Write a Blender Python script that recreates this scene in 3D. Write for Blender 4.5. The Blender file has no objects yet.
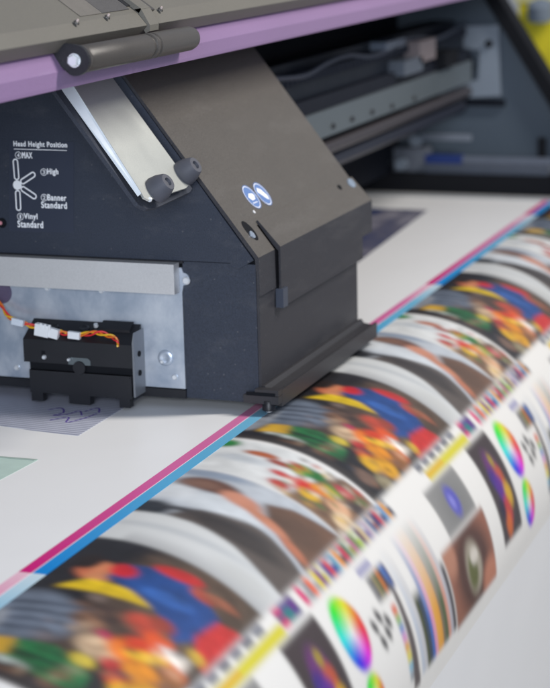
import bpy, bmesh, math, random
import numpy as np
from mathutils import Vector, Matrix
random.seed(4)
rng = np.random.default_rng(7)
S = bpy.context.scene
COL = S.collection
PI = math.pi

# ------------------------------------------------------------------ camera
CAMP = np.array([0.66116, -1.72534, 0.49328])
YAW, PITCH, ROLL, FPX = -0.358194, 0.230086, -0.0240288, 1903.75
def cam_axes():
    cy, sy = math.cos(YAW), math.sin(YAW); cp, sp = math.cos(PITCH), math.sin(PITCH)
    cr, sr = math.cos(ROLL), math.sin(ROLL)
    f = np.array([sy*cp, cy*cp, -sp]); r0 = np.array([cy, -sy, 0]); u0 = np.cross(r0, f)
    return cr*r0+sr*u0, -sr*r0+cr*u0, f
CR, CU, CF = cam_axes()
def at(px, py, ax, val):
    """measure a photo point on the real plane axis=val (metres)"""
    d = CF*FPX + CR*(px-275) - CU*(py-344)
    return Vector(CAMP + (val-CAMP[ax])/d[ax]*d)
def onp(px, py, n, c):
    d = CF*FPX + CR*(px-275) - CU*(py-344); n = np.array(n)
    return Vector(CAMP + (c-n@CAMP)/(n@d)*d)

cam = bpy.data.cameras.new('camera'); co = bpy.data.objects.new('camera', cam); COL.objects.link(co)
M = Matrix([[CR[0], CU[0], -CF[0], CAMP[0]], [CR[1], CU[1], -CF[1], CAMP[1]], [CR[2], CU[2], -CF[2], CAMP[2]], [0, 0, 0, 1]])
co.matrix_world = M
cam.sensor_fit = 'VERTICAL'; cam.sensor_height = 24; cam.lens = 24*FPX/688
cam.clip_start = .05; cam.clip_end = 60
cam.dof.use_dof = True; cam.dof.focus_distance = 1.76; cam.dof.aperture_fstop = cam.lens/1000/.0160
S.camera = co

# ------------------------------------------------------------------ helpers
def lin(c):
    return tuple(((v/255)/12.92 if v/255 <= .04045 else ((v/255+.055)/1.055)**2.4) for v in c)
def mat(name, rgb, rough=.5, metal=0., noise=.12, nscale=60, bump=.0, bscale=900, spec=.5, speck=0., coat=0., dust=0.):
    m = bpy.data.materials.new(name); m.use_nodes = True
    N = m.node_tree.nodes; L = m.node_tree.links; b = N['Principled BSDF']
    b.inputs['Roughness'].default_value = rough; b.inputs['Metallic'].default_value = metal
    b.inputs['Specular IOR Level'].default_value = spec
    b.inputs['Coat Weight'].default_value = coat
    tc = N.new('ShaderNodeTexCoord')
    n1 = N.new('ShaderNodeTexNoise'); n1.inputs['Scale'].default_value = nscale; n1.inputs['Detail'].default_value = 6
    L.new(tc.outputs['Object'], n1.inputs['Vector'])
    mx = N.new('ShaderNodeMix'); mx.data_type = 'RGBA'
    mx.inputs[6].default_value = (*[c*(1-noise) for c in rgb], 1); mx.inputs[7].default_value = (*[min(1, c*(1+noise)) for c in rgb], 1)
    L.new(n1.outputs['Fac'], mx.inputs[0]); out = mx.outputs[2]
    if speck > 0:
        n2 = N.new('ShaderNodeTexNoise'); n2.inputs['Scale'].default_value = bscale; n2.inputs['Detail'].default_value = 2
        L.new(tc.outputs['Object'], n2.inputs['Vector'])
        mr = N.new('ShaderNodeMapRange'); mr.inputs[1].default_value = .3; mr.inputs[2].default_value = .7
        mr.inputs[3].default_value = 1-speck; mr.inputs[4].default_value = 1+speck
        L.new(n2.outputs['Fac'], mr.inputs[0])
        mm = N.new('ShaderNodeVectorMath'); mm.operation = 'SCALE'
        L.new(out, mm.inputs[0]); L.new(mr.outputs[0], mm.inputs['Scale']); out = mm.outputs[0]
    if dust > 0:
        vo = N.new('ShaderNodeTexVoronoi'); vo.inputs['Scale'].default_value = 95; vo.inputs['Randomness'].default_value = 1
        L.new(tc.outputs['Object'], vo.inputs['Vector'])
        lt = N.new('ShaderNodeMapRange'); lt.inputs[1].default_value = .07; lt.inputs[2].default_value = .10; lt.inputs[3].default_value = dust; lt.inputs[4].default_value = 0
        L.new(vo.outputs['Distance'], lt.inputs[0])
        n4 = N.new('ShaderNodeTexNoise'); n4.inputs['Scale'].default_value = 16; n4.inputs['Detail'].default_value = 8; n4.inputs['Roughness'].default_value = .7
        mp = N.new('ShaderNodeMapping'); mp.inputs['Scale'].default_value = (1, .35, 2.2); L.new(tc.outputs['Object'], mp.inputs[0]); L.new(mp.outputs[0], n4.inputs['Vector'])
        sm = N.new('ShaderNodeMapRange'); sm.inputs[1].default_value = .52; sm.inputs[2].default_value = .72; sm.inputs[3].default_value = 0; sm.inputs[4].default_value = dust*.5
        L.new(n4.outputs['Fac'], sm.inputs[0])
        ad = N.new('ShaderNodeMath'); ad.operation = 'MAXIMUM'; L.new(lt.outputs[0], ad.inputs[0]); L.new(sm.outputs[0], ad.inputs[1])
        dm = N.new('ShaderNodeMix'); dm.data_type = 'RGBA'; dm.inputs[7].default_value = (.34, .33, .32, 1); L.new(out, dm.inputs[6]); L.new(ad.outputs[0], dm.inputs[0]); out = dm.outputs[2]
    L.new(out, b.inputs['Base Color'])
    rr = N.new('ShaderNodeMapRange'); rr.inputs[3].default_value = max(0.02, rough-.07); rr.inputs[4].default_value = min(1, rough+.07)
    L.new(n1.outputs['Fac'], rr.inputs[0]); L.new(rr.outputs[0], b.inputs['Roughness'])
    if bump > 0:
        n3 = N.new('ShaderNodeTexNoise'); n3.inputs['Scale'].default_value = bscale
        L.new(tc.outputs['Object'], n3.inputs['Vector'])
        bp = N.new('ShaderNodeBump'); bp.inputs['Strength'].default_value = bump; bp.inputs['Distance'].default_value = .0006
        L.new(n3.outputs['Fac'], bp.inputs['Height']); L.new(bp.outputs[0], b.inputs['Normal'])
    return m

PAINT = mat('powder_coat_shade', (.031, .031, .037), .46, noise=.06, nscale=12, bump=.35, bscale=750, speck=.22, dust=.16)  # same coat as the slope, darkened to paint shade on upright faces
PAINT2 = mat('powder_coat_cool_shade', (.027, .035, .055), .5, noise=.08, nscale=9, bump=.3, bscale=750, speck=.22, dust=.16)  # same coat again, darker and bluer to paint the cool shade in front
PAINTS = mat('powder_coat_sheen', (.098, .089, .078), .42, noise=.05, nscale=10, bump=.35, bscale=750, speck=.22, dust=.16)  # slope's copy of the coat, its warm sheen painted into the colour
RAILM = mat('black_rail_paint', (.030, .029, .032), .45, noise=.1, nscale=14, bump=.2, speck=.08)
BLACK = mat('black_plastic', (.012, .013, .017), .42, noise=.15, nscale=40, bump=.2)
BLACKM = mat('matte_black', (.006, .007, .010), .8, spec=.2)
RUBBER = mat('grey_rubber', (.075, .08, .10), .62, noise=.1, bump=.2, nscale=50)
FOAM = mat('dark_foam', (.045, .052, .070), .95, noise=.4, nscale=500, bump=.8, bscale=700)
SILV = mat('brushed_silver', (.62, .64, .60), .42, metal=.55, noise=.06, nscale=20, speck=.05)
SILVL = mat('pale_bracket_metal', (.62, .62, .62), .45, metal=.35, noise=.05, nscale=14, speck=.05)
LIDM = mat('lid_grey_paint', (.145, .138, .118), .5, noise=.06, nscale=8, bump=.3, speck=.09)
LIDD = mat('lid_dark_strip', (.075, .073, .074), .6, noise=.15, nscale=60, bump=.5, speck=.2)
HINGE = mat('hinge_bronze_paint', (.070, .064, .058), .33, noise=.12, nscale=20, bump=.3, speck=.12)
PURP = mat('purple_paint', (.27, .175, .33), .38, noise=.05, nscale=6, bump=.2, speck=.06)
CHROME = mat('bright_screw', (.8, .83, .86), .3, metal=.45, noise=.05)
WHITEP = mat('white_plastic', (.78, .8, .82), .4, noise=.05)
WHITEINK = mat('white_ink', (.90, .92, .95), .6, noise=.03)
BLUES = mat('blue_sticker', (.13, .23, .50), .35, noise=.1)
SLATE = mat('slate_panel_paint', (.065, .09, .12), .6, noise=.08, nscale=6, speck=.05)
GREYB = mat('pale_grey_plate', (.19, .23, .28), .5, noise=.1, nscale=20)
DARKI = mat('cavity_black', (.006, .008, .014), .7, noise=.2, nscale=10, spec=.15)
RAILL = mat('satin_steel', (.16, .19, .205), .32, metal=.5, noise=.08, nscale=10)
PINKR = mat('copper_rod', (.06, .054, .06), .4, metal=.3)
YEL = mat('yellow_paint', (.72, .62, .02), .5, noise=.35, nscale=22)
WALLM = mat('pale_wall_paint', (.60, .63, .66), .8, nscale=3)
FLOORM = mat('grey_floor', (.35, .35, .34), .7, nscale=4)
BODYW = mat('machine_grey', (.45, .45, .44), .5, nscale=6)
BLUEO = mat('deep_blue_plastic', (.008, .028, .15), .4)

def galvanized():
    m = mat('galvanised_sheet', (.50, .56, .64), .34, metal=.55, noise=.10, nscale=30)
    N = m.node_tree.nodes; L = m.node_tree.links; b = N['Principled BSDF']
    tc = N.new('ShaderNodeTexCoord')
    v = N.new('ShaderNodeTexNoise'); v.inputs['Scale'].default_value = 15; v.inputs['Detail'].default_value = 8; v.inputs['Roughness'].default_value = .62; v.inputs['Distortion'].default_value = .25
    L.new(tc.outputs['Object'], v.inputs['Vector'])
    cr = N.new('ShaderNodeValToRGB'); e = cr.color_ramp.elements
    e[0].position = .40; e[0].color = (.40, .47, .57, 1); e[1].position = .60; e[1].color = (.66, .71, .78, 1)
    L.new(v.outputs['Fac'], cr.inputs[0]); L.new(cr.outputs[0], b.inputs['Base Color'])
    return m
GALV = galvanized()

def newobj(name, bm, m, parent=None, smooth=False, bevel=0, label=None, side=None):
    me = bpy.data.meshes.new(name)
    if bevel > 0:
        es = [e for e in bm.edges if len(e.link_faces) == 2 and e.calc_face_angle(0) > .5]
        bmesh.ops.bevel(bm, geom=es, offset=bevel, segments=2, affect='EDGES', profile=.6, clamp_overlap=True)
    bmesh.ops.recalc_face_normals(bm, faces=bm.faces)
    bm.to_mesh(me); bm.free()
    me.materials.append(m)
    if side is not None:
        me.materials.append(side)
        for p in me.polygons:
            if p.normal.z < .35: p.material_index = 1  # upright and lower faces take the copy with shade painted in
    if smooth:
        for p in me.polygons: p.use_smooth = True
        try: me.set_sharp_from_angle(angle=math.radians(35))
        except Exception: pass
    o = bpy.data.objects.new(name, me); COL.objects.link(o)
    if parent is not None: o.parent = parent
    if label: o['label'] = label
    return o
def empty(name, label, cat, group=None):
    o = bpy.data.objects.new(name, None); COL.objects.link(o); o['label'] = label; o['category'] = cat
    o.empty_display_size = .05
    if group: o['group'] = group
    return o
def box(bm, x0, x1, y0, y1, z0, z1):
    vs = [bm.verts.new((x, y, z)) for x in (x0, x1) for y in (y0, y1) for z in (z0, z1)]
    for f in ((0,1,3,2), (4,6,7,5), (0,4,5,1), (2,3,7,6), (0,2,6,4), (1,5,7,3)): bm.faces.new([vs[i] for i in f])
    return bm
def prism(bm, pts, d):
    """closed polygon of 3D pts extruded by vector d"""
    d = Vector(d); a = [bm.verts.new(Vector(p)) for p in pts]; b = [bm.verts.new(Vector(p)+d) for p in pts]
    n = len(a); bm.faces.new(a); bm.faces.new(list(reversed(b)))
    for i in range(n): bm.faces.new([a[i], b[i], b[(i+1) % n], a[(i+1) % n]])
    return bm
def yprism(bm, xz, y0, y1): return prism(bm, [(x, y0, z) for x, z in xz], (0, y1-y0, 0))
def frame_of(ax):
    ax = Vector(ax).normalized(); t = Vector((0, 0, 1)) if abs(ax.z) < .9 else Vector((1, 0, 0))
    a = ax.cross(t).normalized(); return ax, a, ax.cross(a).normalized()
def lathe(bm, c, ax, prof, n=32, rot=0):
    """prof = [(dist along axis, radius)...]"""
    ax, a, b = frame_of(ax); c = Vector(c); rings = []
    for d, r in prof:
        if r < 1e-6: rings.append([bm.verts.new(c+ax*d)])
        else: rings.append([bm.verts.new(c+ax*d+(a*math.cos(rot+2*PI*i/n)+b*math.sin(rot+2*PI*i/n))*r) for i in range(n)])
    for q in range(len(rings)-1):
        A, B = rings[q], rings[q+1]
        for i in range(n):
            j = (i+1) % n
            if len(A) == 1 and len(B) == 1: continue
            if len(A) == 1: bm.faces.new([A[0], B[i], B[j]])
            elif len(B) == 1: bm.faces.new([A[i], A[j], B[0]])
            else: bm.faces.new([A[i], A[j], B[j], B[i]])
    for R in (rings[0], rings[-1]):
        if len(R) > 1: bm.faces.new(R)
    return bm
def tube(bm, pts, r, n=8):
    pts = [Vector(p) for p in pts]; rings = []
    for i, p in enumerate(pts):
        t = (pts[min(i+1, len(pts)-1)]-pts[max(i-1, 0)]).normalized()
        _, a, b = frame_of(t)
        rings.append([bm.verts.new(p+(a*math.cos(2*PI*k/n)+b*math.sin(2*PI*k/n))*r) for k in range(n)])
    for A, B in zip(rings, rings[1:]):
        for k in range(n): bm.faces.new([A[k], A[(k+1) % n], B[(k+1) % n], B[k]])
    bm.faces.new(rings[0]); bm.faces.new(rings[-1]); return bm
def spline(pts, k=8):
    pts = [Vector(p) for p in pts]; P = [pts[0]]+pts+[pts[-1]]; out = []
    for i in range(1, len(P)-2):
        for j in range(k):
            t = j/k; a, b, c, d = P[i-1], P[i], P[i+1], P[i+2]
            out.append(.5*((2*b)+(c-a)*t+(2*a-5*b+4*c-d)*t*t+(3*b-a-3*c+d)*t**3))
    out.append(pts[-1]); return out
def nb(): return bmesh.new()

# ------------------------------------------------------------------ profile shared facts
ZP = -.010                     # paper level
SX, SZ = -.131, .171           # direction up the sloping cover
SL = math.hypot(SX, SZ); UD = Vector((SX/SL, 0, SZ/SL)); SN = Vector((SZ/SL, 0, -SX/SL))
FOLD = Vector((0, 0, .1485))
def slope(t, y, h=0): return FOLD + UD*t + SN*h + Vector((0, y, 0))
def on_slope(px, py, h=0):
    return onp(px, py, tuple(SN), SN.dot(FOLD)+h)
XL = -.46                      # left end of the carriage (outside the frame)

# ================================================================== CARRIAGE
car = empty('print_carriage', 'dark grey carriage with sloping top, two blue stickers and exposed metal plate in front', 'printer carriage')
# body core
bm = nb(); yprism(bm, [(XL, .001), (-.003, .001), (-.003, .145), (-.13, .31), (-.165, .34), (XL, .34)], .004, .312)
newobj('inner_body', bm, BLACKM, car)
# side panel
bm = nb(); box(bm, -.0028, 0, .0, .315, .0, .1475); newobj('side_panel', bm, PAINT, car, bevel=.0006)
# lower front panel right of the plate
bm = nb(); box(bm, -.0815, -.0030, -.0005, .003, .0, .1412); newobj('lower_front_panel', bm, PAINT2, car, bevel=.0005)
bm = nb(); box(bm, XL, -.0815, -.0035, .0035, -.0005, .0085); newobj('bottom_flange', bm, BLACK, car, bevel=.0005)
# galvanised plate with a rounded lug at its top right
bm = nb()
pts = [(XL, .0095), (-.0822, .0095), (-.0822, .110)]
for i in range(9):
    a = -PI/2 + PI*i/8; pts.append((-.0805+.0065*math.cos(a), .1235+.0065*math.sin(a)))
pts += [(-.0822, .135), (XL, .135)]
prism(bm, [(x, -.0022, z) for x, z in pts], (0, .0030, 0)); plate = newobj('mounting_plate', bm, GALV, car, bevel=.0004)
def screw(px, py, y, r, parent, h=.0025, name='screw', m=None, n=24):
    p = at(px, py, 1, y); b = nb(); lathe(b, p, (0, -1, 0), [(0, r), (h*.5, r), (h, r*.7)], n)
    return newobj(name, b, m or CHROME, parent, smooth=True)
for px, py, r in ((47.5, 288, .0030), (101.5, 290.5, .0030), (17, 367.5, .0030), (175, 377, .0030), (186.5, 280.5, .0042)):
    screw(px, py, -.0023, r, plate)
p = at(165.5, 358, 1, -.0023); b = nb(); lathe(b, p, (0, -1, 0), [(0, .0085), (.0012, .0082), (.0022, .0065), (.0022, .0045), (.0014, .003)], 32); newobj('rivet', b, GALV, plate, smooth=True)
screw(162.5, 361.5, -.0045, .0022, plate)
# cable grommet hole at the left
p = at(1, 292, 1, -.0023); b = nb(); lathe(b, p, (0, -1, 0), [(0, .0125), (.002, .0118), (.002, .0098), (.0004, .0095)], 36); newobj('grommet', b, mat('grommet_violet', (.10, .08, .14), .4), plate, smooth=True)
# pale bracket bar
bm = nb(); box(bm, XL, -.0845, -.0160, -.0025, .1100, .1405); newobj('bracket_bar', bm, SILVL, car, bevel=.0009)
bm = nb(); box(bm, XL, -.080, -.0030, .003, .1395, .1420); newobj('bracket_backing', bm, BLACK, car)
# upper front cover (faces the camera)
bm = nb()
poly = [(XL, .1425), (-.0285, .1425), (-.0275, .1388), (-.0195, .1368), (-.0035, .1462)]
tt = .215/1.0
e = FOLD + UD*.272 ; poly += [(e.x-.003, e.z), (XL, e.z)]
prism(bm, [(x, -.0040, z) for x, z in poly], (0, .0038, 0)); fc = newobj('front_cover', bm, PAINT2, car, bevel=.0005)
p = at(2, 223, 1, -.0042); b = nb(); lathe(b, p, (0, -1, 0), [(0, .0052), (.0009, .005), (.0009, .0036), (.0003, .0034)], 28); newobj('hole_ring', b, BLACKM, fc, smooth=True)
p = at(.3, 223, 1, -.0044); b = nb(); lathe(b, p, (0, -1, 0), [(0, .0022), (.0012, .0016)], 16); newobj('indicator', b, mat('pink_lamp_lens', (.7, .3, .35), .3), fc, smooth=True)
# sloping top cover: a folded sheet, front edge turned
def sheet(y0, y1, t0, t1, h0, h1, bm=None):
    bm = bm or nb()
    prism(bm, [slope(t0, y0, h0), slope(t1, y0, h0), slope(t1, y0, h1), slope(t0, y0, h1)], (0, y1-y0, 0)); return bm
bm = nb()
pr = [FOLD+UD*.272+SN*-.002, FOLD+SN*-.002+Vector((-.0005, 0, 0)), Vector((.0004, 0, .110)), Vector((.0024, 0, .110)), FOLD+Vector((.0018, 0, .0006)), FOLD+UD*.272+SN*.0005]
prism(bm, [Vector((v.x, -.0044, v.z)) for v in pr], (0, .046, 0)); 
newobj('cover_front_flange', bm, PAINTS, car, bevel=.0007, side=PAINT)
bm = nb()
y0c = -.0044+.046+.0002
sheet(y0c, .355, .030, .272, -.002, .0005, bm)
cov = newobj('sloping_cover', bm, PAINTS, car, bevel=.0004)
# overlapping lower cover with vertical flap
bm = nb()
pr = [slope(.034, 0, .0007), slope(.034, 0, .0030), FOLD+Vector((.0056, 0, .0026)), Vector((.0056, 0, .0885)), Vector((.0034, 0, .0885)), FOLD+Vector((.0034, 0, -.002)) , slope(.004, 0, .0007)]
prism(bm, [Vector((v.x, .0480, v.z)) for v in pr], (0, .272, 0))
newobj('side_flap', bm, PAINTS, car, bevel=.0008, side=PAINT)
bm = nb()
pr2 = [slope(.034, 0, .0007), slope(.034, 0, .0030), FOLD+Vector((.0056, 0, .0026)), Vector((.0056, 0, .114)), Vector((.0034, 0, .114)), FOLD+Vector((.0034, 0, -.002)), slope(.004, 0, .0007)]
prism(bm, [Vector((v.x, .3201, v.z)) for v in pr2], (0, .036, 0))
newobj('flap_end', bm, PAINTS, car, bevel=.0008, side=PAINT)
bm = nb(); box(bm, .0004, .0085, .0455, .0590, .0885, .1080); newobj('flap_catch', bm, mat('bluish_catch', (.05, .06, .085), .4), car, bevel=.001)
# slot with a bright screw, small bluish plug, small dot
def ondisc(px, py, rx, ry, h, m, name, parent, th=.0006, n=36, ang=0):
    c = on_slope(px, py, h); b = nb(); ps = []
    for i in range(n):
        a = 2*PI*i/n; u, v = rx*math.cos(a), ry*math.sin(a)
        uu = u*math.cos(ang)-v*math.sin(ang); vv = u*math.sin(ang)+v*math.cos(ang)
        ps.append(c+Vector((0, uu, 0))+UD*vv)
    prism(b, ps, SN*th); return newobj(name, b, m, parent)
ondisc(249.5, 231, .0085, .0125, .0012, BLACKM, 'screw_slot', car, ang=.3)
ondisc(251.8, 235.0, .0042, .0042, .0019, GALV, 'screw', car, th=.0012)
ondisc(351, 183.5, .009, .006, .0032, mat('blue_grey_plug', (.22, .28, .36), .4), 'plug', car, th=.0012)
ondisc(339.5, 187.5, .005, .0035, .0032, BLACKM, 'pin_hole', car)
ondisc(254, 212, .0018, .0018, .0006, WHITEP, 'paint_chip', car)
# two blue oval stickers, each with a white mark
for k, (px, py) in enumerate(((251.5, 197), (262.5, 194))):
    st = ondisc(px, py, .0135, .0145, .0006, BLUES, 'sticker', car, th=.0003, ang=.15,
                )
    st['label'] = 'blue oval sticker with a white glove-like mark' if k == 0 else 'blue oval sticker with a white slanted hand mark'
    c = on_slope(px, py, .001); 
    def mk(pts, name='white_mark'):
        b = nb(); prism(b, [c+Vector((0, u, 0))+UD*v for u, v in pts], SN*.0002); newobj(name, b, WHITEINK, st)
    if k == 0:
        mk([(-.0075, .001), (-.002, .0045), (.006, .0035), (.0085, .0005), (.005, -.0035), (-.003, -.004)])
        b = nb()
        for q in range(3):
            u0 = -.006+q*.0042
            prism(b, [c+Vector((0, u, 0))+UD*v for u, v in ((u0, -.0062), (u0+.0025, -.0062), (u0+.0028, -.0075), (u0+.0003, -.0075))], SN*.0002)
        newobj('white_mark', b, WHITEINK, st)
    else:
        mk([(-.0085, .004), (-.004, .0085), (.003, .0055), (.0085, -.0035), (.006, -.0085), (.001, -.0055), (-.003, -.001)])
    # rim line
    b = nb(); n = 48
    ro, ri = [], []
    for i in range(n):
        a = 2*PI*i/n
        for arr, s_ in ((ro, .93), (ri, .87)):
            u, v = .0135*s_*math.cos(a), .0145*s_*math.sin(a)
            arr.append(b.verts.new(c+Vector((0, u*math.cos(.15)-v*math.sin(.15), 0))+UD*(u*math.sin(.15)+v*math.cos(.15))))
    for i in range(n): b.faces.new([ro[i], ro[(i+1) % n], ri[(i+1) % n], ri[i]])
    newobj('sticker_rim', b, WHITEINK, st)
# bottom side rail: L-shaped bar with a front shoe
bm = nb()
yprism(bm, [(.0003, .0), (.0003, .0178), (.0030, .0178), (.0060, .0135), (.0175, .0118), (.0190, .0150), (.0215, .0150), (.0215, -.0020), (.0030, -.0020)], .0005, .320)
newobj('side_rail', bm, RAILM, car, bevel=.0006)
bm = nb(); box(bm, -.016, .0215, -.0105, .0000, .0020, .0100); box(bm, -.0035, .0215, -.0105, .0000, .0105, .0165); newobj('rail_shoe', bm, RAILM, car, bevel=.0006)
bm = nb(); box(bm, -.0125, .018, -.0112, -.0100, .0102, .0136); newobj('shoe_slot', bm, BLACKM, car)
bm = nb(); lathe(bm, at(269, 410.5, 1, -.006), (0, 0, 1), [(0, .0052), (.001, .0066), (.006, .0066), (.0075, .0058), (.0105, .0058)], 24); newobj('levelling_knob', bm, BLACK, car, smooth=True)
bm = nb(); lathe(bm, at(269, 410.5, 1, -.006)-Vector((0, 0, .0012)), (0, 0, 1), [(0, .003), (.0015, .003)], 16); newobj('knob_pin', bm, CHROME, car)

# ---- printed instruction label on the front cover
YF = -.0042
lab = None
bm = nb()
q = [at(9.5, 139.5, 1, YF), at(74, 142, 1, YF), at(73.5, 233, 1, YF), at(9, 231, 1, YF)]
prism(bm, q, (0, -.00015, 0))
lab = newobj('instruction_label', bm, mat('label_film', (.034, .042, .066), .33, noise=.04), car)
lab['label'] = 'translucent film label with white head height diagram'
fx0, fz0 = at(10, 185, 1, YF).x, at(10, 185, 1, YF).z
def text(s, x0p, y0p, x1p, y1p, bold=1.2):
    """text fitted between two photo points (bottom-left, top-right)"""
    cu = bpy.data.curves.new('lettering', 'FONT'); cu.body = s; cu.space_character = 1.12
    ob = bpy.data.objects.new('tmp', cu); COL.objects.link(ob)
    dg = bpy.context.evaluated_depsgraph_get(); me0 = bpy.data.meshes.new_from_object(ob.evaluated_get(dg))
    bpy.data.objects.remove(ob)
    xs = [v.co.x for v in me0.vertices]; ys = [v.co.y for v in me0.vertices]
    A = at(x0p, y0p, 1, YF); B = at(x1p, y1p, 1, YF)
    bm = nb(); k = 0; w_ = .00022*bold
    for dx, dz in ((0, 0), (1, 0), (-1, 0), (0, 1), (0, -1), (.7, .7), (-.7, -.7), (.7, -.7), (-.7, .7)):
        vs = [bm.verts.new((A.x+(B.x-A.x)*(v.co.x-min(xs))/(max(xs)-min(xs))+dx*w_, YF-.0003-k*.000012,
              A.z+(B.z-A.z)*(v.co.y-min(ys))/(max(ys)-min(ys))+dz*w_)) for v in me0.vertices]
        for p in me0.polygons:
            try: bm.faces.new([vs[i] for i in p.vertices])
            except ValueError: pass
        k += 1
    return newobj('lettering', bm, WHITEINK, lab)
def ringmesh(b, outline, inner):
    o = [b.verts.new(p) for p in outline]; i_ = [b.verts.new(p) for p in inner]; n = len(o)
    for k in range(n): b.faces.new([o[k], o[(k+1) % n], i_[(k+1) % n], i_[k]])
def circ(num, px, py, r=.0037):
    c = at(px, py, 1, YF); b = nb(); n = 28
    ringmesh(b, [Vector((c.x+r*math.cos(2*PI*i/n), YF-.0003, c.z+r*math.sin(2*PI*i/n))) for i in range(n)],
             [Vector((c.x+r*.84*math.cos(2*PI*i/n), YF-.0003, c.z+r*.84*math.sin(2*PI*i/n))) for i in range(n)])
    newobj('number_ring', b, WHITEINK, lab)
    hw = .45 if num == '1' else 1.1
    text(num, px-hw, py+1.9, px+hw, py-1.9, .35)
TX = [('Head Height Position', 13.8, 147.6, 66.8, 142.4), ('MAX', 22.3, 158.0, 32.0, 152.4), ('High', 47.6, 175.6, 58.0, 168.9),
      ('Banner', 47.8, 200.2, 66.0, 195.0), ('Standard', 41.6, 207.8, 66.6, 202.4), ('Vinyl', 24.2, 220.2, 37.2, 213.8), ('Standard', 17.9, 227.0, 42.8, 221.5)]
for t in TX: text(*t)
for num, x, y in (('4', 18.3, 155.2), ('3', 43.8, 172), ('2', 44.2, 197.6), ('1', 20.4, 216.6)): circ(num, x, y)
a_, b_ = at(13.8, 148.6, 1, YF-.0003), at(66.8, 150.2, 1, YF-.0003)
bm = nb(); prism(bm, [a_, b_, b_+Vector((0, 0, -.0007)), a_+Vector((0, 0, -.0007))], (0, -.00005, 0)); newobj('underline', bm, WHITEINK, lab)
c0 = at(17.3, 185, 1, YF)
bm = nb(); lathe(bm, c0+Vector((0, -.0002, 0)), (0, -1, 0), [(0, .0049), (.0002, .0049)], 32); newobj('dial_dot', bm, WHITEINK, lab)
def stadium(ang, d0, d1, w):
    b = nb(); ca, sa = math.cos(ang), math.sin(ang); 
    def pts(w, e):
        out = []
        for i in range(13): a = -PI/2+PI*i/12; out.append((d1-e*0+w*math.cos(a), w*math.sin(a)))
        for i in range(13): a = PI/2+PI*i/12; out.append((d0+w*math.cos(a), w*math.sin(a)))
        return [Vector((c0.x+u*ca-v*sa, YF-.0003, c0.z+u*sa+v*ca)) for u, v in out]
    ringmesh(b, pts(w, 0), pts(w-.0014, 0)); newobj('dial_slot', b, WHITEINK, lab)
stadium(PI/2+.03, .0082, .0240, .0032); stadium(-PI/2+.0, .0082, .0236, .0032)
stadium(math.radians(31), .0078, .0215, .0032); stadium(math.radians(-31), .0078, .0215, .0032)

# ---- folded metal support arm with two rubber buffers
arm_o = at(198, 176, 1, .0)
ac = SN.dot(arm_o)
def oa(px, py, h=0): return onp(px, py, tuple(SN), ac+h)
A0, A1, A2, A3 = oa(141.5, 193), oa(177.5, 167), oa(104, 66), oa(70, 80)
A0b, A0c = oa(149, 198), oa(157, 204)
bm = nb()
prism(bm, [A3, A0, oa(144, 197.5), oa(149, 200), oa(186, 188), oa(190, 183.5), oa(188.5, 180), A1, A2], SN*-.0022)
arm = newobj('support_arm', bm, SILV, car, bevel=.0005); arm['label'] = 'pale metal arm with two rubber buffers'
# turned side flange (the light on it is put into its pale colour) narrowing downwards
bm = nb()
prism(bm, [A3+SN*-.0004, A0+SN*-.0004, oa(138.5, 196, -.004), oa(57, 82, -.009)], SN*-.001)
newobj('arm_flange', bm, mat('lit_flange', (.78, .84, .88), .4), arm)
bm = nb(); B3, B0, B1 = oa(62, 92), oa(146, 206), oa(155, 212)
H_ = -.0095
prism(bm, [oa(62, 84, H_), oa(141, 195, H_), oa(150, 200, H_), oa(186, 186, H_), oa(190, 182, H_), oa(192.5, 188, H_), oa(190, 192, H_), oa(157, 207.5, H_), oa(147, 209, H_), oa(138, 204.5, H_), oa(50, 84, H_)], SN*-.004)
newobj('foam_backing', bm, FOAM, arm, bevel=.001)
# rubber feet and an end screw at the arm's foot
for px, py in ((155, 191), (183, 174)):
    c = oa(px, py, .0); b = nb()
    lathe(b, c, SN+Vector((.12, -.1, 0)), [(0, .0125), (.002, .0132), (.009, .0120), (.0160, .0092), (.0176, .0080), (.0176, .0042), (.0150, .0036), (.0150, 0)], 36)
    newobj('rubber_foot', b, RUBBER, arm, smooth=True)
b = nb(); lathe(b, oa(149.5, 199.5, -.001), (0, -1, .1), [(0, .0026), (.001, .0022)], 20); newobj('end_screw', b, CHROME, arm)

# ---- sensor unit on the plate
Y0 = -.030
bm = nb()
zt = .0585
# housing: upper block with sloping top
def xb(x0, x1, y0, y1, zf, zb_, zbot, bm):
    vs = [(x0, y0, zbot), (x1, y0, zbot), (x1, y0, zf), (x0, y0, zf), (x0, y1, zbot), (x1, y1, zbot), (x1, y1, zb_), (x0, y1, zb_)]
    v = [bm.verts.new(p) for p in vs]
    for f in ((0,1,2,3), (5,4,7,6), (4,0,3,7), (1,5,6,2), (3,2,6,7), (4,5,1,0)): bm.faces.new([v[i] for i in f])
xb(-.2500, -.1285, Y0, -.0035, zt, .0745, .0345, bm)
su = newobj('sensor_unit', bm, BLACK, car, bevel=.0008); su['label'] = 'black plastic sensor box with a wired connector on top'
bm = nb(); box(bm, -.2455, -.1300, Y0+.004, -.0035, .0245, .0344); newobj('recess_band', bm, BLACKM, su)
bm = nb(); box(bm, -.2450, -.1297, Y0+.0008, -.0035, .0022, .0262); newobj('lower_block', bm, BLACK, su, bevel=.0008)
bm = nb(); box(bm, -.2440, -.1310, Y0-.0006, Y0+.0060, .0232, .0262); newobj('ledge_strip', bm, BLACK, su, bevel=.0005)
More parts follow.
